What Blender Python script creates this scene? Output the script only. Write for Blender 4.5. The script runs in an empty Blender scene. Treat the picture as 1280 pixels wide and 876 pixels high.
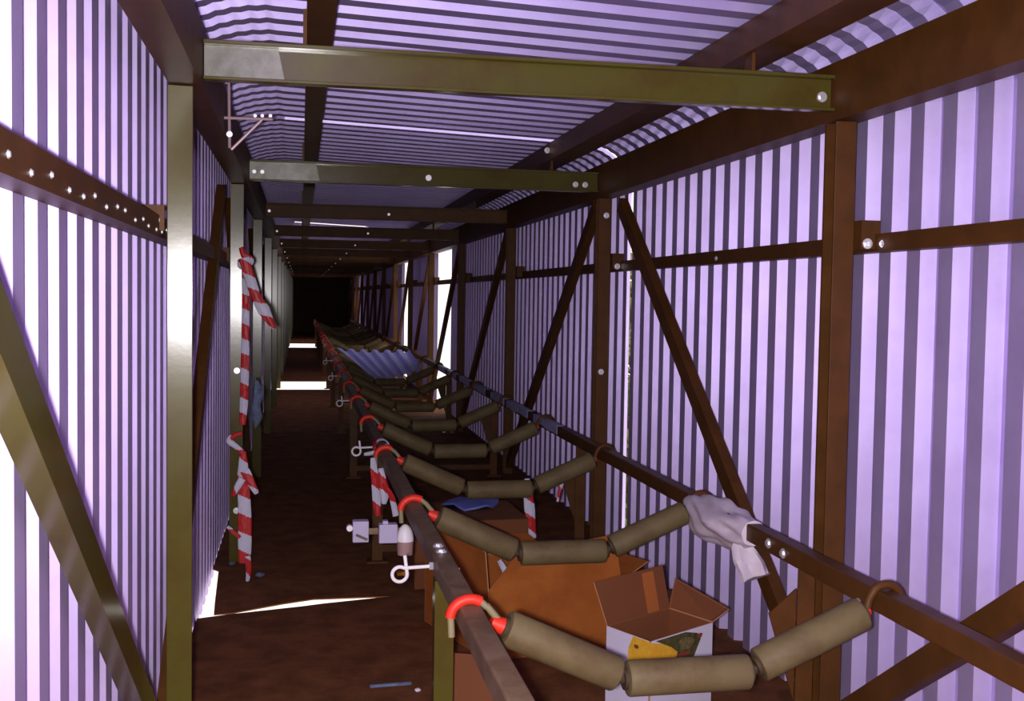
import bpy, bmesh, math, random
from mathutils import Vector, Matrix, noise
random.seed(7)
S = bpy.context.scene
COL = S.collection
PI = math.pi

# ------------------------------------------------------------------ camera
H = 1.55                                   # lens height above the walkway
YAW, PITCH, ROLL, FPX = math.radians(10.8), math.radians(-2.7), math.radians(.91), 1385.0
FWD = Vector((math.sin(YAW)*math.cos(PITCH), math.cos(YAW)*math.cos(PITCH), math.sin(PITCH)))
_r = Vector((math.cos(YAW), -math.sin(YAW), 0)); _u = _r.cross(FWD)
RIGHT = math.cos(ROLL)*_r + math.sin(ROLL)*_u
UP = -math.sin(ROLL)*_r + math.cos(ROLL)*_u
CAM = Vector((0, 0, H))
cd = bpy.data.cameras.new('camera'); cam = bpy.data.objects.new('camera', cd); COL.objects.link(cam)
m = Matrix((RIGHT, UP, -FWD)).transposed().to_4x4(); m.translation = CAM
cam.matrix_world = m
cd.sensor_width = 36; cd.sensor_fit = 'HORIZONTAL'; cd.lens = FPX/1280*36; cd.clip_start = .02; cd.clip_end = 300
S.camera = cam

def at(x, y, **k):
    """pixel -> point where its ray meets the plane X=, Y= or Z= (the surface the thing touches)"""
    d = FWD*FPX + RIGHT*(x-640) - UP*(y-438)
    (ax, v), = k.items(); i = 'XYZ'.index(ax)
    return CAM + d*((v-CAM[i])/d[i])

# ------------------------------------------------------------------ light
W = bpy.data.worlds.new('overcast_sky'); S.world = W; W.use_nodes = True
bg = W.node_tree.nodes['Background']; bg.inputs[0].default_value = (1.0, .93, .86, 1); bg.inputs[1].default_value = 1.4
fl = bpy.data.lights.new('camera_flash', 'AREA'); fl.shape = 'DISK'; fl.size = .05; fl.energy = 102; fl.color = (1, .95, .97)
fo = bpy.data.objects.new('camera_flash', fl); COL.objects.link(fo)
mf = Matrix((RIGHT, UP, -FWD)).transposed().to_4x4(); mf.translation = CAM + Vector((-.05, -.01, -.012)); fo.matrix_world = mf
S.view_settings.view_transform = 'Standard'; S.view_settings.look = 'None'
S.view_settings.gamma = 1; S.view_settings.use_curve_mapping = False; S.view_settings.exposure = 0.0

# ------------------------------------------------------------------ materials
def mat(name, col, rough=.6, metal=0, col2=None, scale=8, bump=0, bscale=None, lo=.4, hi=.62, spec=.5, coat=0, trans=0, stretch=None):
    m = bpy.data.materials.new(name); m.use_nodes = True
    nt = m.node_tree; b = nt.nodes['Principled BSDF']
    b.inputs['Base Color'].default_value = (*col, 1); b.inputs['Roughness'].default_value = rough
    b.inputs['Metallic'].default_value = metal; b.inputs['Specular IOR Level'].default_value = spec
    if coat: b.inputs['Coat Weight'].default_value = coat; b.inputs['Coat Roughness'].default_value = .15
    if col2 or bump:
        tc = nt.nodes.new('ShaderNodeTexCoord'); src = tc.outputs['Object']
        if stretch:
            mp = nt.nodes.new('ShaderNodeMapping'); mp.inputs['Scale'].default_value = stretch
            nt.links.new(src, mp.inputs[0]); src = mp.outputs[0]
    if col2:
        n = nt.nodes.new('ShaderNodeTexNoise'); n.inputs['Scale'].default_value = scale; n.inputs['Detail'].default_value = 6; n.inputs['Roughness'].default_value = .65
        nt.links.new(src, n.inputs['Vector'])
        r = nt.nodes.new('ShaderNodeMapRange'); r.inputs[1].default_value = lo; r.inputs[2].default_value = hi
        nt.links.new(n.outputs[0], r.inputs[0])
        x = nt.nodes.new('ShaderNodeMix'); x.data_type = 'RGBA'
        x.inputs[6].default_value = (*col, 1); x.inputs[7].default_value = (*col2, 1)
        nt.links.new(r.outputs[0], x.inputs[0]); nt.links.new(x.outputs[2], b.inputs['Base Color'])
    if bump:
        n = nt.nodes.new('ShaderNodeTexNoise'); n.inputs['Scale'].default_value = bscale or scale*3; n.inputs['Detail'].default_value = 4
        nt.links.new(src, n.inputs['Vector'])
        bp = nt.nodes.new('ShaderNodeBump'); bp.inputs['Strength'].default_value = bump; bp.inputs['Distance'].default_value = .01
        nt.links.new(n.outputs[0], bp.inputs['Height']); nt.links.new(bp.outputs[0], b.inputs['Normal'])
    return m
M = {
 'clad':   mat('lilac_coated_sheet', (.68,.55,.92), .5, .55, (.60,.47,.82), 3, .0, spec=.3),
 'clad_roof': mat('lilac_roof_sheet', (.60,.50,.90), .5, .55, (.52,.42,.78), 3, spec=.3),
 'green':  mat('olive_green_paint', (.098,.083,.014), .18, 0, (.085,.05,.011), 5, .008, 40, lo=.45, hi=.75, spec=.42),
 'plate':  mat('pale_beam_glare', (.26,.26,.22), .35, .2, (.12,.11,.07), 9, .02, 50, lo=.4, hi=.7, spec=.6),  # pale tone of the reflection painted on the beam ends
 'brown':  mat('brown_and_dim_steel', (.088,.034,.007), .5, 0, (.12,.045,.010), 7, .05, 60, spec=.22),  # brown steel, and olive paint darkened as in weak light
 'rail':   mat('dusty_rail_steel', (.23,.15,.085), .5, 0, (.15,.085,.04), 9, .06, 60, spec=.4),
 'bolt':   mat('bright_zinc_bolt', (.85,.83,.88), .35, .6),
 'floor':  mat('dusty_brown_deck', (.25,.095,.038), .85, 0, (.15,.055,.022), 6, .25, 45, spec=.15),
 'roller': mat('dusty_olive_roller', (.18,.135,.06), .6, 0, (.11,.068,.028), 6, .08, 50, lo=.45, hi=.7, spec=.3),
 'roller_end': mat('dark_roller_cap', (.06,.035,.015), .7),
 'red':    mat('signal_red_paint', (.85,.035,.012), .5),
 'hook':   mat('pale_olive_rod', (.30,.25,.13), .5),
 'white':  mat('white_painted_rod', (.95,.9,.92), .4),
 'tape_w': mat('tape_white', (.72,.70,.86), .45),
 'tape_r': mat('tape_red', (.60,.018,.02), .45),
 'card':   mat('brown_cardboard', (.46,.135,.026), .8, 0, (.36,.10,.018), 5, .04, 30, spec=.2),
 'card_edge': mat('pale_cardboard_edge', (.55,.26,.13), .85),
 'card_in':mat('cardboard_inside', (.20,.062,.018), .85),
 'card_strip': mat('orange_card_strip', (.42,.12,.022), .8),
 'print_w':mat('printed_white', (.78,.72,.88), .5),
 'print_y':mat('printed_yellow', (.82,.40,.02), .5, 0, (.85,.50,.05), 40),
 'print_g':mat('printed_dark_green', (.045,.05,.022), .5, 0, (.13,.11,.03), 60),
 'print_v':mat('printed_vegetable', (.10,.11,.06), .5, 0, (.30,.17,.05), 70),
 'print_k':mat('printed_brown', (.16,.07,.02), .5),
 'print_r':mat('printed_red', (.30,.05,.03), .5),
 'bag':    mat('white_plastic_bag', (.90,.80,.90), .4, 0, (.80,.66,.76), 10, .1, 30),
 'blue':   mat('blue_plastic', (.16,.19,.62), .5),
 'bluerag':mat('blue_grey_rag', (.17,.22,.34), .8, 0, (.10,.12,.2), 30),
 'grey':   mat('pale_lilac_casing', (.50,.44,.62), .5),
 'pink':   mat('dusty_pink_casing', (.40,.24,.22), .6),
 'amber':  mat('orange_piece_tone', (.85,.30,.03), .5),
 'dark':   mat('dark_soot', (.035,.018,.01), .9),
 'bark':   mat('bark', (.1,.07,.04), .9),
 'leaf':   mat('yellow_green_leaf', (.20,.26,.05), .6, 0, (.10,.16,.03), 9),
 'pale_strip':   mat('pale_blue_strip', (.62,.64,.98), .4, 0, (.42,.4,.75), 8),
 'sheetb': mat('loose_blue_sheet', (.42,.43,.90), .5, 0, (.36,.36,.8), 4),
 'steel':  mat('thin_bright_steel', (.60,.42,.46), .35, .3),
}

# ------------------------------------------------------------------ mesh helpers
class MB:
    def __init__(s): s.v=[]; s.f=[]; s.mi=[]
    def add(s, vs, fs, mi=0):
        o=len(s.v); s.v += [tuple(v) for v in vs]; s.f += [tuple(i+o for i in f) for f in fs]; s.mi += [mi]*len(fs); return s
    def box(s, a, b, mi=0, bev=0):
        (x0,y0,z0),(x1,y1,z1)=a,b
        if x0>x1:x0,x1=x1,x0
        if y0>y1:y0,y1=y1,y0
        if z0>z1:z0,z1=z1,z0
        if bev:
            bm=bmesh.new(); bmesh.ops.create_cube(bm,size=1)
            for v in bm.verts: v.co=Vector(((x0+x1)/2+v.co.x*(x1-x0),(y0+y1)/2+v.co.y*(y1-y0),(z0+z1)/2+v.co.z*(z1-z0)))
            bmesh.ops.bevel(bm,geom=bm.edges[:],offset=bev,segments=2,affect='EDGES',profile=.5)
            bm.verts.index_update(); s.add([v.co for v in bm.verts],[[v.index for v in f.verts] for f in bm.faces],mi); bm.free(); return s
        return s.add([(x0,y0,z0),(x1,y0,z0),(x1,y1,z0),(x0,y1,z0),(x0,y0,z1),(x1,y0,z1),(x1,y1,z1),(x0,y1,z1)],
          [(0,3,2,1),(4,5,6,7),(0,1,5,4),(1,2,6,5),(2,3,7,6),(3,0,4,7)],mi)
    def prism(s, prof, p0, p1, u, mi=0):
        """closed 2D profile (a along u, b along w) swept straight from p0 to p1"""
        p0,p1=Vector(p0),Vector(p1); d=(p1-p0).normalized(); u=Vector(u); u=(u-d*u.dot(d)).normalized(); w=d.cross(u)
        n=len(prof); vs=[p+u*a+w*b for p in (p0,p1) for a,b in prof]
        fs=[(i,(i+1)%n,n+(i+1)%n,n+i) for i in range(n)]
        fs += [tuple(range(n))[::-1], tuple(range(n,2*n))]
        return s.add(vs,fs,mi)
    def tube(s, pts, r, n=10, mi=0, caps=True):
        pts=[Vector(p) for p in pts]; vs=[]; fs=[]; prev=None
        for i,p in enumerate(pts):
            d=((pts[min(i+1,len(pts)-1)]-pts[max(i-1,0)])).normalized()
            if prev is None:
                u=d.orthogonal().normalized()
            else:
                u=(prev-d*prev.dot(d)).normalized()
            prev=u; w=d.cross(u); rr=r[i] if isinstance(r,(list,tuple)) else r
            vs += [p+(u*math.cos(2*PI*k/n)+w*math.sin(2*PI*k/n))*rr for k in range(n)]
        for i in range(len(pts)-1):
            for k in range(n):
                a=i*n+k; b=i*n+(k+1)%n; fs.append((a,b,b+n,a+n))
        if caps: fs += [tuple(range(n))[::-1], tuple(range(len(vs)-n,len(vs)))]
        return s.add(vs,fs,mi)
    def mesh(s, name, mats, smooth=False):
        me=bpy.data.meshes.new(name); me.from_pydata(s.v,[],s.f)
        for m in (mats if isinstance(mats,(list,tuple)) else [mats]): me.materials.append(M[m])
        for p,i in zip(me.polygons,s.mi): p.material_index=i; p.use_smooth=smooth
        if smooth: 
            try: me.set_sharp_from_angle(angle=math.radians(40))
            except Exception: pass
        me.update(); return me
    def build(s, name, mats, parent=None, smooth=False, loc=None):
        return place(name, s.mesh(name,mats,smooth), parent, loc)
def place(name, me, parent=None, loc=None, rot=None, scale=None):
    o=bpy.data.objects.new(name, me); COL.objects.link(o)
    if parent: o.parent=parent
    if loc is not None: o.location=loc
    if rot is not None: o.rotation_euler=rot
    if scale is not None: o.scale=scale
    return o
def tag(o, label, cat, group=None):
    o['label']=label; o['category']=cat
    if group: o['group']=group
    return o
def thing(name, label, cat, loc=(0,0,0), group=None):
    o=bpy.data.objects.new(name,None); COL.objects.link(o); o.location=loc; o.empty_display_size=.1
    return tag(o,label,cat,group)
def struct(name):
    o=bpy.data.objects.new(name,None); COL.objects.link(o); o['kind']='structure'; o.empty_display_size=.1; return o
def copy_tree(o, parent=None):
    c=o.copy(); COL.objects.link(c); c.parent=parent
    for ch in [x for x in ALL_CHILDREN(o)]: copy_tree(ch,c)
    return c
def ALL_CHILDREN(o): return list(o.children)
ORD=['nearest','second','third','fourth','fifth','sixth','seventh','eighth','ninth','tenth']

# ------------------------------------------------------------------ dimensions (metres)
XL, XR = -.48, 1.96                        # inner crests of the side cladding
COLL, COLR = (-.40,-.325), (1.77,1.845)    # column widths
BAY, YA = 3.03, 3.5                        # frame spacing, first frame in view
NF = 15
FR = [YA+BAY*i for i in range(-1,NF)]      # frame positions, FR[1] is the first one in view
YEND = FR[-1]+1.0
PIT = .182; DEP = .048; SH = PIT*5; Y0 = 6.5
KMIN, KMAX = -11, int((YEND-Y0)/SH)+1
ROOFX = (-.10, 1.60)
def roofz(x): return 2.55-.04*x
RAILX = (.447, 1.65); RZ = .70

# ------------------------------------------------------------------ corrugated cladding
def profile(t0=0, t1=SH):
    c=.42*PIT; w=.10*PIT; tr=.38*PIT; pts=[]
    knots=[]
    for i in range(5):
        b=i*PIT
        knots += [(b,1),(b+tr/2,1),(b+tr/2+w,0),(b+tr/2+w+c,0),(b+tr/2+2*w+c,1)]
    knots += [(SH,1),(SH+.014,1)]
    def val(t):
        for (a,va),(b,vb) in zip(knots,knots[1:]):
            if a<=t<=b: return va+(vb-va)*((t-a)/(b-a) if b>a else 0)
        return 1
    ts=[t0]+[k for k,_ in knots if t0<k<t1]+[t1+(.014 if t1==SH else 0)]
    return [(t,val(t)*DEP) for t in ts]        # depth 0 = inner crest, DEP = outer trough
TH=.0016
def sheet_mesh(name, prof, path, nrm, mat_, crimp=0):
    """prof: (y, depth); path: points in XZ; nrm: outward normals in XZ"""
    mb=MB(); n=len(prof); vs=[]
    for side in (0,TH):
        for i,((px,pz),(nx,nz)) in enumerate(zip(path,nrm)):
            for (t,d) in prof:
                dd=d+side
                if crimp and d<.001: dd += crimp*(i%2)
                vs.append((px+nx*dd,t,pz+nz*dd))
    fs=[]; m_=len(path)
    for s_ in (0,1):
        o=s_*n*m_
        for i in range(m_-1):
            for k in range(n-1):
                q=(o+i*n+k,o+i*n+k+1,o+(i+1)*n+k+1,o+(i+1)*n+k)
                fs.append(q if s_ else q[::-1])
    for i in range(m_-1):
        for k in (0,n-1): a=i*n+k; b=(i+1)*n+k; fs.append((a,b,b+n*m_,a+n*m_))
    for k in range(n-1):
        for i in (0,m_-1): a=i*n+k; fs.append((a,a+1,a+1+n*m_,a+n*m_))
    mb.add(vs,fs); return mb.mesh(name,mat_)
full=profile(); cut=profile(.055)
WT=2.19
ZT_L, ZT_R = 2.34, 2.20                    # where wall sheets meet the eaves
def arc(left):
    x0=ROOFX[0] if left else ROOFX[1]; zt=roofz(x0); xw=XL if left else XR; zb=ZT_L if left else ZT_R
    rx=abs(xw-x0); rz=zt-zb; s=-1 if left else 1; P=[];N=[]
    NS=20
    for i in range(NS+1):
        a=i/NS*PI/2; P.append((x0+s*rx*math.sin(a), zb+rz*math.cos(a)))
        v=Vector((s*math.sin(a)/rx, math.cos(a)/rz)).normalized(); N.append((v.x,v.y))
    return P,N
wallL=sheet_mesh('wall_sheet_left',full,[(XL,-.05),(XL,ZT_L+.01)],[(-1,0)]*2,'clad')
wallR=sheet_mesh('wall_sheet_right',full,[(XR,-.05),(XR,ZT_R+.01)],[(1,0)]*2,'clad')
wallR_cut=sheet_mesh('wall_sheet_cut',cut,[(XR,-.05),(XR,ZT_R+.01)],[(1,0)]*2,'clad')
rp=[(ROOFX[0],roofz(ROOFX[0])),(ROOFX[1],roofz(ROOFX[1]))]
roofS=sheet_mesh('roof_sheet',full,rp,[(0,1)]*2,'clad_roof'); roof_cut=sheet_mesh('roof_sheet_cut',cut,rp,[(0,1)]*2,'clad_roof')
roof_half=sheet_mesh('roof_sheet_half',full,[(.92,roofz(.92)),rp[1]],[(0,1)]*2,'clad_roof')
eL=sheet_mesh('eave_left',full,*arc(True),'clad_roof',.004)
eR=sheet_mesh('eave_right',full,*arc(False),'clad_roof',.004); eR_cut=sheet_mesh('eave_right_cut',cut,*arc(False),'clad_roof',.004)
wl, wr, ceil_ = struct('wall_left'), struct('wall_right'), struct('ceiling')
wl['label']='corrugated lilac metal cladding along the left side of the gallery'
wr['label']='corrugated lilac metal cladding along the right side of the gallery'
ceil_['label']='corrugated lilac metal roof with curved eaves'
GONE_R={9,10,15,16,33,34}; GONE_L=set()
for k in range(KMIN,KMAX):
    y=Y0+k*SH; j=lambda: random.uniform(-.0012,.0012)
    if k not in GONE_L: place('cladding_sheet',wallL,wl,(j(),y,0))
    if k not in GONE_R: place('cladding_sheet',wallR_cut if k==0 else wallR,wr,(j(),y,0))
    place('roof_sheet',roof_half if k in (10,24,34) else roof_cut if k==0 else roofS,ceil_,(0,y,j()))  # beyond the first, half sheets leave unseen gaps added for fill daylight
    place('eave_sheet',eL,ceil_,(0,y,j())); place('eave_sheet',eR_cut if k==0 else eR,ceil_,(0,y,j()))
b=MB().add([],[])
for a_,b_ in (((XL-.06,-3.56,-.1),(-.25,-3.51,2.62)),((1.25,-3.56,-.1),(XR+.06,-3.51,2.62)),((-.25,-3.56,2.1),(1.25,-3.51,2.62))): b.box(a_,b_)  # opening between these boxes is added to let fill daylight in
o=b.build('wall_front','brown'); o['kind']='structure'; o['label']='end of the gallery behind the camera with an unseen doorway added for fill daylight'
# far end of the gallery
b=MB().box((XL-.06,YEND,-.1),(XR+.06,YEND+.05,2.62)); o=b.build('wall_back','brown'); o['kind']='structure'; o['label']='dark closed far end of the gallery'

# ------------------------------------------------------------------ floor of deck plates, with the gaps that let daylight up
fl_=struct('floor'); fl_['label']='dark dusty brown deck of the gallery'
YB=-3.4
def plate(poly, name='deck_plate'):
    mb=MB(); n=len(poly); mb.add([(x,y,0) for x,y in poly]+[(x,y,-.006) for x,y in poly],
      [tuple(range(n)),tuple(range(n,2*n))[::-1]]+[(i,n+i,n+(i+1)%n,(i+1)%n) for i in range(n)])
    return mb.build(name,'floor',fl_)
XA, XB, XM = XL+.0, XR+.05, .47
gl=at(288,767,Z=0); gr=at(404,752,Z=0)
# walkway side
w1=at(264,762,Z=0); w2=at(281,713,Z=0)
plate([(XA,YB),(XM,YB),(XM,gr.y+.06),(gr.x,gr.y-.03),(.02,gl.y+.09),(gl.x,gl.y-.005),(XA,gl.y-.06)])
plate([(XA+.075,gl.y),(gl.x,gl.y+.012),(-.08,gl.y+.15),(gr.x-.05,gr.y+.06),(XM,gr.y+.062),(XM,11.0),(XA,11.0),(XA,w2.y+.05),(XA+.035,w2.y),(XA+.065,w1.y+.1)])
plate([(XA,11.003),(XM,11.003),(XM,18.45),(XA,18.45)])
plate([(XA,20.2),(XM,20.2),(XM,33.2),(XA,33.2)])
plate([(XA,36),(XM,36),(XM,YEND),(XA,YEND)])
# conveyor side
for a,b_ in ((YB,4.0),(4.0,8.5),(8.5,13),(13,20),(20,28),(28,37),(37,YEND)):
    plate([(XM,a),(XB,a),(XB,b_),(XM,b_)])

# ------------------------------------------------------------------ steel frames
def bolt_mesh(r=.012,h=.010):
    mb=MB(); mb.tube([(0,0,0),(0,-h*.35,0)],r*1.5,12); mb.tube([(0,0,0),(0,-h,0)],r,6); return mb.mesh('bolt','bolt')
BOLT=bolt_mesh(); BOLT_S=bolt_mesh(.008,.007); BOLT_T=bolt_mesh(.0045,.004)
def column_mesh(xa,xb,h):
    mb=MB(); d=.085; t=.011; w=(xb-xa)/2
    mb.box((-w,0,0),(w,t,h),bev=.002)                    # flange facing the camera
    mb.box((-w,d-t,0),(w,d,h))
    mb.box((-.005,t-.001,0),(.005,d-t+.001,h))
    return mb.mesh('column','green' if xa<0 else 'brown')
CL,CR=column_mesh(*COLL,2.175),column_mesh(*COLR,2.165)
def beam_mesh():
    mb=MB(); x0,x1=-.297,1.768; z0,z1=2.20,2.32
    mb.box((x0,.045,z0),(x1,.054,z1))                      # web
    mb.box((x0,.012,z1-.012),(x1,.0448,z1),bev=.002); mb.box((x0,.012,z0),(x1,.0448,z0+.010),bev=.002)
    return mb.mesh('cross_beam','green')
BEAM=beam_mesh(); BEAM_FAR=beam_mesh(); BEAM_FAR.materials[0]=M['brown']  # far beams browned to imitate the dim distance
CLEAT_L=MB().box((0,.02,2.3201),(.012,.08,2.43)).mesh('purlin_cleat','brown')
CLEAT_R=MB().box((1.47,.02,2.3201),(1.482,.08,2.40)).mesh('purlin_cleat','brown')
def bracket_mesh(s):
    mb=MB(); 
    if s<0: mb.box((-.465,-.06,1.735),(-.401,-.052,1.81)); mb.box((-.465,-.052,1.80),(-.401,.02,1.81))
    else: mb.box((1.846,-.05,1.735),(1.915,-.042,1.83)); mb.box((1.846,-.042,1.735),(1.856,.02,1.83))
    return mb.mesh('rail_bracket','brown')
BRL,BRR=bracket_mesh(-1),bracket_mesh(1)
GLARES=[MB().add([(-.296,.0445,2.211),(l,.0445,2.211),(l-.02,.0445,2.3075),(-.296,.0445,2.3075),(-.296,.041,2.211),(l,.041,2.211),(l-.02,.041,2.3075),(-.296,.041,2.3075)],[(0,3,2,1)[::-1],(4,5,6,7),(0,1,5,4),(1,2,6,5),(2,3,7,6),(3,0,4,7)]).mesh('beam_glare','plate') for l in (-.055,.10)]  # pale patches: reflection of the bright eave painted on left beam ends
for i,y in enumerate(FR):
    n=i-1
    if n<0: lab='olive steel portal frame just behind the camera'; continue
    lab=('%s %s steel portal frame spanning the gallery'%(ORD[n],'olive green' if n<2 else 'dark') if n<10 else 'far steel portal frame tinted brown for dimness deep in the dark gallery')
    t=thing('portal_frame',lab,'steel frame',(0,y,0),'portal frames along the gallery')
    place('column',CL,t,((COLL[0]+COLL[1])/2,0,0),(0,0,math.radians(5.0 if n==0 else 2.7 if n==1 else 1.5))); place('column',CR,t,((COLR[0]+COLR[1])/2,0,0)); place('cross_beam',BEAM if n<2 else BEAM_FAR,t)
    place('purlin_cleat',CLEAT_L,t); place('purlin_cleat',CLEAT_R,t)
    place('rail_bracket',BRL,t); place('rail_bracket',BRR,t)
    if n<2: place('beam_glare',GLARES[n],t)
    bl=[]
    if n==0: bl=[(-.335,-.003,2.262),(-.348,-.003,2.258),(1.735,.008+.036,2.25),(-.432,-.06,1.765),(1.868,-.05,1.752)]
    elif n==1: bl=[(-.27,.045,2.253),(-.225,.045,2.253),(.735,.045,2.253),(1.63,.045,2.245),(1.69,.045,2.245),(1.815,0,2.06),(1.80,0,1.11),(-.36,0,1.11),(1.875,-.05,1.752),(-.36,0,.30)]+[tuple(at(x,yy,Y=6.53)-Vector((0,6.53,0))) for x,yy in ((684,188),(691,196),(703,178))]
    else: bl=[(-.27,.045,2.253),(.735,.045,2.253)]
    for p in bl: place('bolt',BOLT if n<2 else BOLT_S,t,p)

# chords, purlins, side rails
def sectioned(name, prof, x, z, y0, y1, u, mat_, label, cat, group):
    mb=MB().prism(prof,(x,y0,z),(x,y1,z),u); o=mb.build(name,mat_); return tag(o,label,cat,group)
def chan(w,h,t,flip=1):   # channel: web vertical, a = X, b = Z
    a=[(0,0),(w,0),(w,t),(t,t),(t,h-t),(w,h-t),(w,h),(0,h)]
    return [(p*flip,q) for p,q in a]
Yc0=-3.3
def long_member(name, poly, y0, y1, mat_, label, cat, group=None):
    """closed XZ section run along the gallery"""
    n=len(poly); mb=MB(); mb.add([(x,y,z) for y in (y0,y1) for x,z in poly],
       [(i,(i+1)%n,n+(i+1)%n,n+i) for i in range(n)]+[tuple(range(n))[::-1],tuple(range(n,2*n))])
    o=mb.build(name,mat_); bm=bmesh.new(); bm.from_mesh(o.data); bmesh.ops.recalc_face_normals(bm,faces=bm.faces); bm.to_mesh(o.data); bm.free()
    return tag(o,label,cat,group)
def C(x0,x1,z0,z1,t,web):
    if web=='hi': return [(x1,z0),(x1,z1),(x0,z1),(x0,z1-t),(x1-t,z1-t),(x1-t,z0+t),(x0,z0+t),(x0,z0)]
    return [(x0,z0),(x1,z0),(x1,z0+t),(x0+t,z0+t),(x0+t,z1-t),(x1,z1-t),(x1,z1),(x0,z1)]
long_member('top_chord',C(-.395,-.30,2.178,2.36,.01,'hi'),Yc0,YEND,'brown','deep brown steel beam running along the top of the left wall','steel beam','top chords')
long_member('top_chord',C(1.77,1.87,2.168,2.365,.01,'lo'),Yc0,YEND,'brown','deep brown steel beam running along the top of the right wall','steel beam','top chords')
long_member('roof_purlin',C(.012,.10,2.425,2.545,.006,'lo'),Yc0,YEND,'brown','dark roof purlin above the walkway, left of the two','purlin','roof purlins')
long_member('roof_purlin',C(1.455,1.60,2.38,2.484,.006,'lo'),Yc0,YEND,'brown','dark roof purlin beside the right curved eave','purlin','roof purlins')
def angle(x0,x1,z0,z1,t,corner):
    if corner=='L': return [(x0,z0),(x1,z0),(x1,z1),(x1-t,z1),(x1-t,z0+t),(x0,z0+t)]
    return [(x0,z0),(x1,z0),(x1,z0+t),(x0+t,z0+t),(x0+t,z1),(x0,z1)]
g=long_member('wall_rail',angle(-.478,-.415,1.715,1.78,.006,'L'),Yc0,YEND,'brown','dark angle iron rail bolted along the left cladding','wall rail','wall rails')
for k in range(22):
    y=1.3+k*.182*.75+random.uniform(-.02,.02); place('bolt',BOLT_T,g,(-.415,y,1.733+random.choice((0,.012))),(0,0,PI/2))
g=long_member('wall_rail',angle(1.895,1.958,1.725,1.785,.006,'R'),Yc0,YEND,'brown','dark angle iron rail bolted along the right cladding','wall rail','wall rails')
for y in (2.6,2.62,3.4,4.9,6.6): place('bolt',BOLT_S,g,(1.895,y,1.75),(0,0,-PI/2))

# diagonals
def brace(side, y0,z0,y1,z1, label, group, mt=None):
    a=.085; t=.009; L=[(0,0),(a,0),(a,t),(t,t),(t,a),(0,a)]
    x=-.402 if side<0 else 1.78
    p0=Vector((x,y0,z0)); p1=Vector((x,y1,z1)); d=(p1-p0).normalized()
    inn=Vector((1 if side<0 else -1,0,0)); perp=d.cross(inn)
    if perp.y>0: perp=-perp                   # towards the camera
    mb=MB(); vs=[]
    # leg parallel to the wall (inner), leg returning to the wall along its nearer edge
    sec=[(0,0),(-a,0),(-a,t),(-t,t),(-t,a),(0,a)]   # (along -perp.., outward)
    sec=[(0,0),(0,-a),(-t,-a),(-t,-t),(-a*.55,-t),(-a*.55,0)]  # (inn, perp)
    n=6
    for p in (p0,p1):
        for q,r in sec: vs.append(p+inn*q+perp*r)
    mb.add(vs,[(i,(i+1)%n,n+(i+1)%n,n+i) for i in range(n)]+[(5,0,3,4),(0,1,2,3),(9,10,11,6)[::-1],(6,7,8,9)[::-1]])
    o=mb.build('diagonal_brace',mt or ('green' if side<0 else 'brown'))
    bm=bmesh.new(); bm.from_mesh(o.data); bmesh.ops.recalc_face_normals(bm,faces=bm.faces); bm.to_mesh(o.data); bm.free()
    return tag(o,label,'brace',group)
ZB_,ZT_=.06,2.10
for side in (-1,1):
    sn='left' if side<0 else 'right'; gp='diagonal braces on the %s'%sn
    brace(side,*((.67,2.14,3.55,.07) if side<0 else (FR[0]+.06,ZT_,FR[1]-.04,ZB_)),'diagonal steel brace at the %s edge of the picture, nearest the camera'%sn,gp)
    brace(side,6.13,2.13,3.62,.21,'diagonal steel brace leaning back from the second frame to the nearest frame on the %s'%sn,gp,'brown')  # from here brown stands in for shade on the olive left braces
    for i in range(2,len(FR)-1):
        lab='diagonal steel brace falling away from the %s frame on the %s'%(ORD[i-1],sn) if i<10 else 'far diagonal brace on the %s wall, deep in the gallery'%sn
        brace(side,FR[i]+.14,ZT_,FR[i+1]-.06,ZB_,lab,gp,'brown')

# thin bracket of rods by the left chord
t=thing('rod_hanger','thin pale rods crossing between the roof and the left top beam','bracket',(0,0,0))
Yh=4.5
def hp(x,y): return at(x,y,Y=Yh)
MB().tube([hp(286,96),hp(287,185)],.006,8).build('vertical_rod','steel',t)
MB().tube([hp(274,147),hp(341,149)],.006,8).build('cross_rod','steel',t)
MB().tube([hp(289,187),hp(327,150)],.006,8).build('slanting_rod','steel',t)
p=hp(287,168); place('bolt',BOLT_S,t,(p.x,p.y-.006,p.z))
for x in (319,328,338): p=hp(x,145); place('bolt',BOLT_T,t,(p.x,p.y-.006,p.z))

# ------------------------------------------------------------------ conveyor
for i,x in enumerate(RAILX):
    mb=MB(); mb.box((x-.029,.6,RZ-.032),(x+.029,38,RZ+.032),bev=.006)
    o=mb.build('conveyor_rail','brown' if i else 'rail'); tag(o,'long brown steel conveyor rail on the %s'%('left, beside the walkway' if i==0 else 'right, close to the cladding'),'conveyor rail','conveyor rails')
    pts=[(3.36,RZ+.004),(3.44,RZ-.01),(4.02,RZ)] if i==0 else [(3.62,RZ+.004),(3.50,RZ-.004),(2.98,RZ-.035),(4.45,RZ)]
    for y,z in pts: place('bolt',BOLT,o,(x-.0295 if i else x+.0295,y,z),(0,0,-PI/2 if i else PI/2))
    if i==0:
        for y,z in ((3.50,.03),(3.58,.03)): place('bolt',BOLT,o,(x+.0,y,RZ+.033),(-PI/2,0,0))

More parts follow.
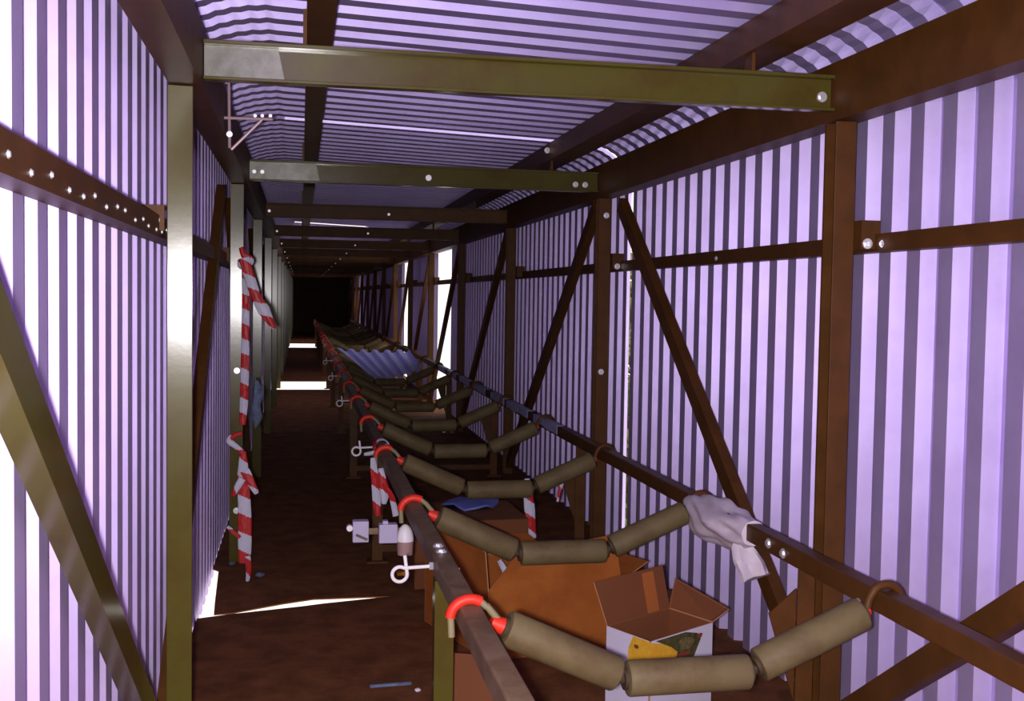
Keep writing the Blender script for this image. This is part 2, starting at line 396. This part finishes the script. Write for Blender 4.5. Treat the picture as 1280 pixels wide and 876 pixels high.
STAND_Y=[3.42+3.03*i for i in range(0,11)]
def leg_mesh(s):
    mb=MB(); x=.445 if s<0 else 1.655
    mb.box((x-.03,-.03,.012),(x+.03,.005-.03,RZ-.033)); sx=x-.03 if s<0 else x+.03
    mb.box((sx,-.0249,.012),(sx+(.006 if s<0 else -.006),.03,RZ-.033))
    mb.box((x-.06,-.06,0),(x+.06,.06,.0118))
    return mb.mesh('leg','green' if s<0 else 'brown')
LEGS=[leg_mesh(-1),leg_mesh(1)]; LEGB=leg_mesh(-1); LEGB.materials[0]=M['brown']  # farther olive legs coloured brown for the dimness down the gallery
GUS=MB().add([(1.53,-.02,.52),(1.625,-.02,.60),(1.625,-.02,.22),(1.53,-.012,.52),(1.625,-.012,.60),(1.625,-.012,.22)],[(0,1,2),(5,4,3),(0,3,4,1),(1,4,5,2),(2,5,3,0)]).mesh('gusset_plate','brown')
TIE=MB().box((.475,-.02,.06),(1.625,.02,.10)).mesh('cross_tie','brown')
for i,y in enumerate(STAND_Y):
    t=thing('conveyor_stand','%s pair of conveyor legs under the rails'%ORD[i] if i<3 else 'far pair of conveyor legs under the rails','conveyor stand',(0,y,0),'conveyor stands')
    place('leg',LEGS[0] if i==0 else LEGB,t); place('leg',LEGS[1],t); place('gusset_plate',GUS,t); place('cross_tie',TIE,t)

def cyl(p0,p1,r,n=28,bev=.006):
    p0,p1=Vector(p0),Vector(p1); d=(p1-p0).normalized()
    mb=MB(); mb.tube([p0,p0+d*bev*.3,p0+d*bev,p1-d*bev,p1-d*bev*.3,p1],[r*.8,r-bev*.4,r,r,r-bev*.4,r*.8],n); return mb
LR=RAILX[0]; RR=RAILX[1]
A0,A1=Vector((.545,0,.668)),Vector((.855,0,.527)); B0,B1=Vector((.884,0,.513)),Vector((1.238,0,.515)); C0,C1=Vector((1.268,0,.532)),Vector((1.580,0,.668))
rr=.049
roll=[cyl(a,b,rr).mesh('roller','roller',True) for a,b in ((A0,A1),(B0,B1),(C0,C1))]
caps=[]
def capm(a,d): return MB().tube([a-d*.010,a+d*.001],rr*.62,20).mesh('end_cap','roller_end',True)
capm_=[(capm(a,(b-a).normalized()),capm(b,(a-b).normalized())) for a,b in ((A0,A1),(B0,B1),(C0,C1))]
dA=(A1-A0).normalized(); dC=(C1-C0).normalized()
links=[MB().tube([A1+dA*.008,(A1+B0)/2+Vector((0,0,-.004)),B0-Vector((.008,0,0))],.016,10).mesh('link','roller_end',True),
       MB().tube([B1+Vector((.008,0,0)),(B1+C0)/2+Vector((0,0,-.004)),C0-dC*.008],.016,10).mesh('link','roller_end',True)]
# left hook: out of the roller end, over the rail, down its outer side
def hook_pts():
    pts=[A0-dA*.005]
    pts+= [Vector((.520,0,.695)),Vector((.504,0,.714)),Vector((.491,0,.730))]
    for a in range(35,200,11):
        pts.append(Vector((LR+.052*math.cos(math.radians(a)),0,RZ+.000+.048*math.sin(math.radians(a)))))
    pts.append(Vector((LR-.049,0,RZ-.05)))
    return pts
hpnt=hook_pts()
HOOK=MB().tube(hpnt,.0095,10).mesh('hook','hook',True)
HRED=MB().tube([p+ (p-Vector((LR,0,RZ))).normalized()*.001 for p in hpnt[6:18]],.0145,10).mesh('red_band','red',True)
NRED=MB().tube([A0-dA*.045,A0-dA*.009],[.018,.024],12).mesh('red_nut','red',True)
rp_=[C1+dC*.005,Vector((1.594,0,.685)),Vector((1.600,0,.71))]
for a in range(135,-60,-15): rp_.append(Vector((RR+.050*math.cos(math.radians(a)),0,RZ+.00+.049*math.sin(math.radians(a)))))
RHOOK=MB().tube(rp_,.0125,10).mesh('hook','brown',True)
RNUT=MB().tube([C1+dC*.002,C1+dC*.022],[.020,.014],12).mesh('red_nut','red',True)
IDY=[2.88+1.50*i for i in range(0,22)]
for i,y in enumerate(IDY):
    t=thing('garland_idler',('%s hanging set of three olive rollers between the conveyor rails'%('nearest' if i==0 else ORD[i])) if i<10 else 'far hanging set of three rollers between the conveyor rails','conveyor rollers',(0,y,0),'hanging roller sets')
    if i: t.rotation_euler=(0,0,random.uniform(-.012,.012))
    for k in range(3):
        r=place('roller',roll[k],t); place('end_cap',capm_[k][0],r); place('end_cap',capm_[k][1],r)
    for l in links: place('link',l,t)
    h=place('hook',HOOK,t); place('red_band',HRED,h); place('red_nut',NRED,t); place('hook',RHOOK,t); place('red_nut',RNUT,t)

# pull-cord eyebolts on the outside of the left rail
def eye_mesh():
    pts=[Vector((LR-.024,0,0)),Vector((LR-.12,0,-.004))]
    c=Vector((LR-.135,0,-.024)); r=.024
    for a in range(60,400,20): pts.append(c+Vector((r*math.cos(math.radians(a)),.004*(a-60)/340,r*math.sin(math.radians(a)))))
    pts.append(Vector((LR-.116,.008,.012))); pts.append(Vector((LR-.119,.008,.035)))
    return MB().tube(pts,.0058,8).mesh('eyebolt','white',True)
EYE=eye_mesh()
NUT=MB().tube([(LR-.0295,0,0),(LR-.042,0,0)],.013,6).mesh('nut','bolt')
for i,y in enumerate((3.47,6.28,9.1,11.9,14.7)):
    o=place('cord_eyebolt',EYE,None,(0,y,RZ-.004)); tag(o,('%s white looped eyebolt sticking out of the left conveyor rail'%ORD[i]) if i<3 else 'far small white looped eyebolt on the left conveyor rail','eyebolt','looped eyebolts on the left rail')
    place('nut',NUT,o)

# pull-cord switch group hanging off the left rail
t=thing('pull_cord_switch','pale lilac switch boxes on a bracket left of the conveyor rail','switch',(0,4.3,0))
Ys=4.3
def L3(x,y): p=at(x,y,Y=Ys); return Vector((p.x,0,p.z))
a=L3(441,652); b=L3(461,678); MB().box((a.x,0,b.z),(b.x,.05,a.z),bev=.004).build('switch_box','grey',t)
a=L3(474,656); b=L3(497,679); q=MB(); q.box((a.x,0,b.z),(b.x,.05,a.z),bev=.004); q.box((a.x+.015,.01,a.z-.001),(a.x+.035,.04,a.z+.012)); q.build('switch_box','grey',t)
a=L3(437,660); MB().tube([(a.x,-.008,a.z),(a.x,.02,a.z)],.012,14).build('knob','white',t,True)
a=L3(445,668); b=L3(459,674); MB().tube([(a.x,-.006,a.z),(b.x,-.006,b.z)],.005,8).build('lever','rail',t)
a=L3(438,668); MB().box((a.x+.01,.051,a.z-.012),(LR-.03,.058,a.z+.012)).build('mounting_bar','rail',t)
c1=L3(507,695); c2=L3(507,657)
q=MB(); hgt=c2.z-c1.z; q.tube([(c1.x,.03,c1.z),(c1.x,.03,c1.z+hgt*.45)],[.030,.033],18); q.build('signal_base','pink',t,True)
q=MB(); q.tube([(c1.x,.03,c1.z+hgt*(.45+.55*math.sin(a_))) for a_ in [i*PI/2/7 for i in range(8)]],[.034*max(.02,math.cos(i*PI/2/7)) for i in range(8)],18); q.build('signal_dome','white',t,True)

# ------------------------------------------------------------------ red and white barrier tape
def ribbon(name, pts, wids, phase=0, step=.085, slant=.03, parent=None, twist=0, face=None, white_only=False):
    """pts: world points; wids: half widths; ribbons roughly face the walkway"""
    P=[Vector(p) for p in pts]; Wd=list(wids)
    # resample (catmull)
    Q=[];Wq=[]
    for i in range(len(P)-1):
        p0,p1,p2,p3=P[max(i-1,0)],P[i],P[i+1],P[min(i+2,len(P)-1)]
        n=max(2,int((p2-p1).length/.006))
        for k in range(n):
            t=k/n; Q.append(.5*((2*p1)+(p2-p0)*t+(2*p0-5*p1+4*p2-p3)*t*t+(3*p1-p0-3*p2+p3)*t**3)); Wq.append(Wd[i]+(Wd[i+1]-Wd[i])*t)
    Q.append(P[-1]); Wq.append(Wd[-1])
    mb=MB(); NX=11; s=phase; S_=[0]
    for i in range(1,len(Q)): S_.append(S_[-1]+(Q[i]-Q[i-1]).length)
    vs=[]
    for i,q in enumerate(Q):
        d=(Q[min(i+1,len(Q)-1)]-Q[max(i-1,0)]).normalized()
        v=(face(q) if callable(face) else face) if face else Vector((0,-1,0))
        u=d.cross(v).normalized(); ang=twist*S_[i]; nn=u.cross(d)
        u=u*math.cos(ang)+nn*math.sin(ang); nn=u.cross(d)
        for k in range(NX):
            f=k/(NX-1)*2-1
            vs.append(q+u*(f*Wq[i])+nn*(.004*math.cos(f*2.2)+.003*noise.noise(q*30+Vector((k,0,0)))))
    for i in range(len(Q)-1):
        for k in range(NX-1):
            m_=int(math.floor((S_[i]+phase+slant*(k/(NX-1)))/step))%2
            o=i*NX+k; mb.add([],[]) ; mb.f.append((o,o+1,o+NX+1,o+NX)); mb.mi.append(0 if white_only else m_)
    mb.v=[tuple(v) for v in vs]
    o=mb.build(name,['tape_w','tape_r'],parent,True)
    sm=o.modifiers.new('thick','SOLIDIFY'); sm.thickness=.0012
    return o
def px(Y,*l): return [at(x,y,Y=Y) for x,y in l]
# upper tape on the second frame's left column
t=thing('barrier_tape','red and white barrier tape tied high on the left, one tail hanging straight','barrier tape',(-.31,6.45,1.75),'barrier tapes')
def kids(o,par):
    o.parent=par; o.matrix_parent_inverse=Matrix.Translation(par.location).inverted(); return o
kids(ribbon('hanging_tail',px(6.505,(306,318),(307,345),(307,400),(306,460),(305,500),(303,531)),[.018,.022,.022,.024,.024,.018],phase=.02,slant=.02),t)
kids(ribbon('loose_tail',px(6.47,(305,322),(313,350),(321,372),(330,388),(343,411)),[.03,.03,.028,.036,.01],phase=.05,slant=.05),t)
kids(ribbon('knot',px(6.50,(301,309),(305,318),(311,326),(302,332),(300,324)),[.012,.02,.03,.022,.012],phase=.09),t)
# lower tape
t=thing('barrier_tape','knotted red and white barrier tape hanging low by the left walkway edge','barrier tape',(-.31,6.1,.7),'barrier tapes')
kids(ribbon('hanging_tail',px(6.1,(304,564),(304,590),(305,620),(306,650),(306,680),(306,704)),[.014,.03,.033,.036,.036,.03],phase=.14,step=.10,slant=.035),t)
kids(ribbon('upper_loop',px(6.1,(303,541),(292,545),(287,551),(295,558),(304,567)),[.01,.014,.018,.014,.016],phase=.09),t)
kids(ribbon('loose_tail',px(6.05,(306,588),(312,600),(321,617)),[.026,.024,.012],phase=.05,slant=.05),t)
kids(ribbon('loose_tail',px(6.05,(303,598),(297,608),(291,620)),[.02,.018,.012],phase=.0),t)
kids(ribbon('loose_tail',px(6.06,(300,672),(292,665),(284,658)),[.01,.012,.008],phase=.09),t)
kids(ribbon('split_end',px(6.08,(309,695),(311,712),(309,728)),[.016,.016,.008],phase=.06),t)
# tape tied round the left rail at the second eyebolt
t=thing('barrier_tape','tangled red and white tape tied round the left rail at an eyebolt','barrier tape',(.4,6.1,.7),'barrier tapes')
wr_=[Vector((LR+.045*math.cos(a),6.20+.03*math.sin(1.7*a)+.02*a/6,RZ+.047*math.sin(a))) for a in [i*PI/8 for i in range(0,26)]]
kids(ribbon('wrap',wr_,[.024+.01*math.sin(k) for k in range(len(wr_))],phase=.02,face=lambda q:Vector((q.x-LR,0,q.z-RZ)).normalized(),step=.16),t)
kids(ribbon('hanging_tail',px(5.7,(466,572),(468,590),(470,610),(471,628),(473,645)),[.012,.02,.022,.022,.014],phase=.0,slant=.04),t)
kids(ribbon('hanging_tail',px(5.6,(476,585),(478,600),(481,615),(480,630)),[.012,.022,.024,.012],phase=.03,slant=.05),t)
kids(ribbon('hanging_tail',px(5.5,(484,610),(490,622),(495,645)),[.01,.014,.016],phase=.09,slant=.02),t)
kids(ribbon('loose_tail',px(6.1,(480,556),(489,575),(497,585)),[.018,.02,.012],phase=.06,step=.11),t)
kids(ribbon('loose_tail',px(6.1,(470,565),(462,567),(455,568)),[.01,.012,.008],phase=.0,white_only=True),t)
kids(ribbon('loose_tail',px(5.95,(490,572),(497,580),(500,588)),[.012,.014,.01],phase=.09,step=.2),t)
# tape hanging from the third roller set
o=ribbon('barrier_tape',px(5.9,(659,598),(660,612),(662,635),(664,655),(666,673)),[.014,.026,.030,.026,.020],phase=.03,slant=.05,step=.085); tag(o,'short red and white tape hanging from the middle roller of the third set','barrier tape','barrier tapes')
o=ribbon('barrier_tape',px(5.88,(704,588),(702,605),(697,627)),[.008,.012,.007],phase=.08,slant=.02,step=.06); tag(o,'thin faded tape strand hanging under the right roller of the third set','barrier tape','barrier tapes')
# pale blue strips laid along the top of the right rail
fm=thing('rail_strips','pale blue strips along the far part of the right conveyor rail','plastic film',(RR,7.0,RZ))
for k in range(7):
    ln=random.uniform(.5,.85); y0=6.9+k*.95; q=MB()
    sec=[(RR-.0305,-.026),(RR-.0305,.034),(RR+.01,.034),(RR+.01,.0365),(RR-.033,.0365),(RR-.033,-.026)]; n=6; NV=6; vs=[]
    for i in range(NV+1):
        u=i/NV
        for x,z in sec: vs.append((x,y0+u*ln,RZ+z+(.022*noise.noise(Vector((k*3,u*4,1)))+.008 if z<0 else 0)))
    q.add(vs,[(i*n+a,i*n+(a+1)%n,(i+1)*n+(a+1)%n,(i+1)*n+a) for i in range(NV) for a in range(n)]+[tuple(range(n))[::-1],tuple(range(NV*n,NV*n+n))])
    kids(q.build('blue_strip','pale_strip'),fm)
# rag tied beyond the second column
pts=px(6.62,(320,474),(322,492),(319,508),(322,522),(321,533))
q=MB(); vs=[]
for i,(p,w) in enumerate(zip(pts,(.008,.03,.022,.026,.006))):
    for k in range(9):
        a=k/9*2*PI; vs.append(p+Vector((w*math.cos(a)*(1+.3*math.sin(3*a+i)),.018*math.sin(a),.012*math.sin(2*a+i))))
q.add(vs,[(i*9+k,i*9+(k+1)%9,(i+1)*9+(k+1)%9,(i+1)*9+k) for i in range(4) for k in range(9)]+[tuple(range(9))[::-1],tuple(range(36,45))])
o=q.build('rag','bluerag',None,True); tag(o,'limp blue-grey rag hanging beside the left walkway tape','rag')

# ------------------------------------------------------------------ white plastic bag on the right rail
q=MB(); NS,NR=60,48; vs=[]
for i in range(NS):
    u=i/(NS-1); y=4.42-u*.60
    env=math.sin(PI*min(1,max(0,u*.94+.05)))**.5
    ra=.046+.050*env*(1-.55*u)
    for k in range(NR):
        a=k/NR*2*PI
        fold=.010*math.sin(a*3+u*9)+.007*math.sin(a*7-u*14)+.022*noise.noise(Vector((math.cos(a)*1.3+3,u*3.5,math.sin(a)*1.3)))
        top=max(0,math.sin(a)); r_=max(.0445,(ra+fold*env)*(1-.36*top*(1-.5*u)))
        low=.045*env*(1-u)*max(0,-math.sin(a))
        vs.append((RR+r_*math.cos(a),y,RZ-low-.010*env+r_*math.sin(a)))
q.add(vs,[(i*NR+k,i*NR+(k+1)%NR,(i+1)*NR+(k+1)%NR,(i+1)*NR+k) for i in range(NS-1) for k in range(NR)]+[tuple(range(NR)),tuple(range((NS-1)*NR,NS*NR))[::-1]])
bag=thing('plastic_bag','crumpled white plastic bag wrapped round the right rail with a hanging end','plastic bag',(RR,4.1,RZ))
kids(q.build('wrapped_part','bag',None,True),bag)
q=MB(); tl=px(3.90,(925,674),(930,686),(937,702),(945,722)); tw=[.024,.046,.062,.06]
vs=[]; NK=14
for j in range(13):
    u=j/12*3; i=min(2,int(u)); f=u-i; p=tl[i].lerp(tl[i+1],f); w=tw[i]+(tw[i+1]-tw[i])*f
    for k in range(NK):
        a=k/NK*2*PI; vs.append(p+Vector((w*math.cos(a),.016*math.sin(a)+.010*math.sin(4*a+u),(.02*math.cos(a+.5) if j==12 else 0))))
q.add(vs,[(j*NK+k,j*NK+(k+1)%NK,(j+1)*NK+(k+1)%NK,(j+1)*NK+k) for j in range(12) for k in range(NK)]+[tuple(range(NK))[::-1],tuple(range(12*NK,13*NK))])
kids(q.build('hanging_end','bag',None,True),bag)

# ------------------------------------------------------------------ cardboard boxes under the conveyor
def panel(name, quad, th, mats, parent, nrm=None):
    """a board from four corners (counter-clockwise) given a thickness"""
    Q=[Vector(p) for p in quad]; n=(Q[1]-Q[0]).cross(Q[-1]-Q[0]).normalized()*th; N=len(Q)
    mb=MB(); mb.add(Q+[p-n for p in Q],[tuple(range(N)),tuple(range(N,2*N))[::-1]]); mb.add([],[])
    for i in range(N): mb.f.append((i,N+i,N+(i+1)%N,(i+1)%N)); mb.mi.append(1)
    o=mb.build(name,mats); return kids(o,parent) if parent else o
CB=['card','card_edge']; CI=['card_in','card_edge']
# large box, one corner towards the camera
Pc=Vector((.79,4.60,0)); ex=Vector((.62,.10,0)); ey=Vector((-.20,.62,0)); hB=.30
t=thing('cardboard_box','large plain brown cardboard box with raised flaps under the second roller set','cardboard box',Pc)
Zv=Vector((0,0,1)); c=[Pc,Pc+ex,Pc+ex+ey,Pc+ey]
for i in range(4): panel('side',[c[i],c[(i+1)%4],c[(i+1)%4]+Zv*hB,c[i]+Zv*hB],.005,CB,t)
panel('bottom',[c[0]+Zv*.005,c[1]+Zv*.005,c[2]+Zv*.005,c[3]+Zv*.005],.004,CI,t)
ins=.11
panel('flap',[c[0]+Zv*hB,c[1]+Zv*hB,c[1]+Zv*.50+Vector((-.02,.05,0)),c[0]+Zv*.455+Vector((.14,.04,0))],.005,CB,t)
panel('flap',[c[3]+Zv*hB,c[0]+Zv*hB,c[0]+Zv*.47+Vector((-.015,.0,0)),c[3]+Zv*.56+Vector((-.05,.0,0))],.005,CB,t)
panel('flap',[c[2]+Zv*hB,c[3]+Zv*hB,c[3]+Zv*.36+Vector((.10,.14,0)),c[2]+Zv*.36+Vector((-.08,.14,0))],.005,CB,t)
panel('flap',[c[1]+Zv*hB,c[2]+Zv*hB,c[2]+Zv*.36+Vector((.14,-.05,0)),c[1]+Zv*.37+Vector((.14,.05,0))],.005,CB,t)
o=ribbon('barrier_tape',px(4.85,(624,700),(633,716),(640,728),(651,738)),[.01,.016,.018,.012],phase=.02,step=.12); tag(o,'scrap of white and red tape inside the large cardboard box','barrier tape','barrier tapes')
# printed box
Pn=at(813,802,Y=3.66); hb=Pn.z; Pn.z=0
rgt=at(891,778,Z=hb); rgt.z=0; ex=rgt-Pn; lft=at(772,787,Z=hb); lft.z=0; ey=(lft-Pn); ey=ey*1.35
t=thing('printed_box','open cardboard box with white, yellow and green printed sides behind the nearest rollers','cardboard box',Pn)
c=[Pn,Pn+ex,Pn+ex+ey,Pn+ey]
PW=['print_w','card_edge']
sideR=panel('printed_side',[c[0],c[1],c[1]+Zv*hb,c[0]+Zv*hb],.005,PW,t)
sideL=panel('printed_side',[c[3],c[0],c[0]+Zv*hb,c[3]+Zv*hb],.005,PW,t)
panel('side',[c[1],c[2],c[2]+Zv*hb,c[1]+Zv*hb],.005,CI,t); panel('side',[c[2],c[3],c[3]+Zv*hb,c[2]+Zv*hb],.005,CI,t)
panel('bottom',[p+Zv*.005 for p in c],.004,CI,t)
f1=panel('flap',[c[2]+Zv*hb,c[3]+Zv*hb,c[3]+Zv*(hb+.16)+ey*.15-ex*.12,c[2]+Zv*(hb+.16)+ey*.2],.005,CI,t)
panel('flap',[c[1]+Zv*hb,c[2]+Zv*hb,c[2]+Zv*(hb+.11)+ex*.1,c[1]+Zv*(hb+.03)+ex*.28],.005,CI,t)
def decal(name, o, ax, pts, mat_, par, off=.0012):
    """flat printed shape on a box side: pts are (fraction along side, height in m)"""
    d=ax[1]-ax[0]; nrm=d.cross(Zv).normalized()
    vs=[ax[0]+d*a+Zv*z+nrm*off for a,z in pts]; n=len(vs)
    mb=MB(); mb.add(vs+[v-nrm*.0008 for v in vs],[tuple(range(n)),tuple(range(n,2*n))[::-1]]+[(i,n+i,n+(i+1)%n,(i+1)%n) for i in range(n)])
    return kids(mb.build(name,mat_),par)
def blob(cx,cz,rx,rz,n=18,ph=0,wob=.12): return [(cx+rx*math.cos(a)*(1+wob*math.sin(3*a+ph)),cz+rz*math.sin(a)*(1+wob*math.cos(2*a+ph))) for a in [i/n*2*PI for i in range(n)]]
axL=(c[3],c[0]); axR=(c[0],c[1])
# children of the side panels (which keep the box's own inverse transform), in the same world frame
for o_ in (decal('yellow_print',None,axL,[(.50,hb-.12),(.52,hb-.05),(.62,hb-.002),(1,hb-.002),(1,hb-.12)],'print_y',t),
           decal('brown_spot',None,axL,blob(.70,hb-.035,.05,.008),'print_k',t,.0022)): o_.parent=sideL; o_.matrix_parent_inverse=Matrix.Identity(4)
for o_ in (decal('yellow_print',None,axR,[(.0,hb-.12),(.0,hb-.004),(.18,hb-.02),(.32,hb-.042),(.42,hb-.066),(.38,hb-.12)],'print_y',t),
           decal('green_print',None,axR,[(.08,hb-.004),(.55,hb-.004),(.74,hb-.02),(.80,hb-.045),(.66,hb-.12),(.36,hb-.12),(.42,hb-.066),(.32,hb-.042)],'print_g',t,.001),
           decal('vegetable_print',None,axR,blob(.56,hb-.045,.12,.024,ph=1),'print_v',t,.0018),
           decal('red_print',None,axR,blob(.52,hb-.082,.10,.008),'print_r',t,.0024),
           decal('red_print',None,axR,blob(.78,hb-.032,.04,.010),'print_r',t,.0024)): o_.parent=sideR; o_.matrix_parent_inverse=Matrix.Identity(4)
fa,fb=c[2]+Zv*(hb+.005)+ey*.01,c[2]+Zv*(hb+.15)+ey*.18
d_=-(ex)*.36; s_=-(ex)*.18; nn=(ex.cross(Zv)).normalized()*.004
o=MB().add([fa+d_+nn,fa+s_+nn,fb+s_+nn,fb+d_+nn,fa+d_+nn*2,fa+s_+nn*2,fb+s_+nn*2,fb+d_+nn*2],[(0,3,2,1),(4,5,6,7),(0,1,5,4),(1,2,6,5),(2,3,7,6),(3,0,4,7)]).build('orange_strip','card_strip')
o.parent=f1; o.matrix_parent_inverse=Matrix.Identity(4)
# low dark box standing behind the printed one, against the right legs
Pd=Vector((1.31,4.12,0)); ex=Vector((.28,.03,0)); ey=Vector((-.02,.36,0)); hd=.30
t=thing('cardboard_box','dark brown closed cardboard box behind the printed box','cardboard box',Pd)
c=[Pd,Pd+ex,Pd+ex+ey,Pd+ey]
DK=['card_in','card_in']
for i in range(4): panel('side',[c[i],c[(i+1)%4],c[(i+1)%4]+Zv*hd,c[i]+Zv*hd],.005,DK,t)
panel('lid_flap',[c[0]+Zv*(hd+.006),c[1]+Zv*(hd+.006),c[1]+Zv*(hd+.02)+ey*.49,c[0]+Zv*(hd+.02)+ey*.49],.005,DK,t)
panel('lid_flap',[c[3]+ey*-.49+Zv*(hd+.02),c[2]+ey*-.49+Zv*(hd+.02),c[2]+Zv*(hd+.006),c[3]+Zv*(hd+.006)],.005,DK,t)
# loose cardboard piece behind the first hook
a=at(640,745,Y=3.3); 
o=panel('cardboard_scrap',[at(625,740,Y=3.55),at(655,742,Y=3.5),at(648,838,Y=3.35),at(640,842,Y=3.4)][::-1],.004,CB,None)
bpy.data.objects.remove(o)
o=panel('cardboard_scrap',[(.50,3.62,.002),(.66,3.55,.002),(.70,3.75,.30),(.52,3.82,.30)],.004,CI,None); tag(o,'torn brown cardboard scrap leaning behind the nearest left leg','cardboard')
# blue plastic scrap in the trough
q=MB(); ctr=at(590,628,Y=6.2); n=16; vs=[ctr+Vector((0,0,.03))]
for k in range(n):
    a=k/n*2*PI; vs.append(ctr+Vector((.15*math.cos(a)*(1+.2*math.sin(3*a)),.14*math.sin(a),.012*math.sin(4*a))))
for k in range(n): vs.append(Vector(vs[1+k])-Vector((0,0,.012)))
q.add(vs,[(0,1+k,1+(k+1)%n) for k in range(n)]+[(1+k,1+n+k,1+n+(k+1)%n,1+(k+1)%n) for k in range(n)]+[tuple(range(1+n,1+2*n))[::-1]])
o=q.build('plastic_sheet','blue',None,True); tag(o,'blue plastic scrap lying below the third roller set','plastic scrap')
# big low brown box carrying it, seen dimly under the rollers
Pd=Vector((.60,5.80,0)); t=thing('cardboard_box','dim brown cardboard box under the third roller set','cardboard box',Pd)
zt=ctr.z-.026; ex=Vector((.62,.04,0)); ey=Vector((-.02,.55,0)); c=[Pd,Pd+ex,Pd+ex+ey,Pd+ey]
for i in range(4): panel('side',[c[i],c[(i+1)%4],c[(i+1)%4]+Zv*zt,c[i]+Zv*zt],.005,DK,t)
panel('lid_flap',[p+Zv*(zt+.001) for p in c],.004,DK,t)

# scraps on the deck
o=MB().box((-.04,-.03,0),(.05,.03,.02),bev=.004).build('orange_piece','amber',None,False,at(505,718,Z=0)); tag(o,'tiny orange piece on the deck beside the left leg','scrap')  # small solid orange spot on the deck
for i,(x,y,s,l) in enumerate(((290,692,.018,'upper of two pale pebbles by the low barrier tape'),(290,704,.018,'lower of two pale pebbles by the low barrier tape'),(325,718,.024,'single pale pebble right of the low barrier tape end'),(449,855,.012,'pale chip on the deck at the bottom of the picture'))):
    p=at(x,y,Z=s*.6) if i!=3 else at(522,862,Z=.01)
    bm=bmesh.new(); bmesh.ops.create_icosphere(bm,subdivisions=2,radius=s)
    for v in bm.verts: v.co*= 1+.3*noise.noise(v.co*60+Vector((i,0,0))); v.co.z*=.6
    me=bpy.data.meshes.new('pebble'); bm.to_mesh(me); bm.free(); me.materials.append(M['bluerag'] if i<3 else M['white'])
    o=place('pebble',me,None,p); tag(o,l,'pebble','pebbles')
a=at(462,857,Z=.006); b_=at(514,853,Z=.006); o=MB().prism([(-.008,-.006),(.008,-.006),(.006,.004),(-.006,.004)],a,b_,(0,1,0)).build('metal_strip','bluerag'); tag(o,'thin grey strip lying on the deck in front','strip')

# ------------------------------------------------------------------ loose corrugated sheet on the far rollers
bl,br=at(421,438,Y=15.9),at(511,440,Y=15.9); f_l,f_r=at(462,472,Y=13.6),at(526,462,Y=13.6)
fm=at(487,476,Y=13.6)
q=MB(); NU,NV=49,9; vs=[]
for th in (0,-.003):
    for j in range(NV):
        v=j/(NV-1)
        for i in range(NU):
            u=i/(NU-1)
            back=bl.lerp(br,u); back.z-= .02*math.sin(PI*u)
            fr=f_l.lerp(f_r,u); fr.z-= .075*math.sin(PI*u)**.8
            p=back.lerp(fr,v)
            ph=(u*6)%1; dz=.042*(1 if ph<.36 else 1-(ph-.36)/.14 if ph<.5 else 0 if ph<.86 else (ph-.86)/.14)
            vs.append(p+Vector((0,0,dz+th)))
n=NU*NV
fs=[(j*NU+i,(j+1)*NU+i,(j+1)*NU+i+1,j*NU+i+1) for j in range(NV-1) for i in range(NU-1)]
fs+= [tuple(n+k for k in f)[::-1] for f in fs]
for i in range(NU-1):
    for j in (0,NV-1): a=j*NU+i; fs.append((a,a+1,a+1+n,a+n))
q.add(vs,fs); o=q.build('corrugated_sheet','sheetb'); tag(o,'loose bluish corrugated sheet sagging across the far conveyor rollers','metal sheet')

# ------------------------------------------------------------------ tree outside, glimpsed through the slit in the right wall
tr=thing('tree','yellow-green tree glimpsed through the narrow slit in the right wall','tree',(4.0,13.0,-5))
MB().tube([(0,0,0),(.1,.1,3),(-.05,.2,5.6)],[.16,.12,.05],10).build('trunk','bark',tr,True)
q=MB()
for k in range(4200):
    v=Vector((random.gauss(0,1),random.gauss(0,1),random.gauss(0,1))).normalized()*random.uniform(.3,1)**.5
    p=Vector((v.x*.9,v.y*1.3,5.3+v.z*2.1)); a=Vector((random.uniform(-1,1),random.uniform(-1,1),random.uniform(-1,1))).normalized(); b2=a.orthogonal().normalized(); s=random.uniform(.07,.13)
    q.add([p-a*s,p+b2*s*.4,p+a*s,p-b2*s*.4],[(0,1,2,3)])
o=q.build('foliage','leaf',tr); o['kind']='stuff'
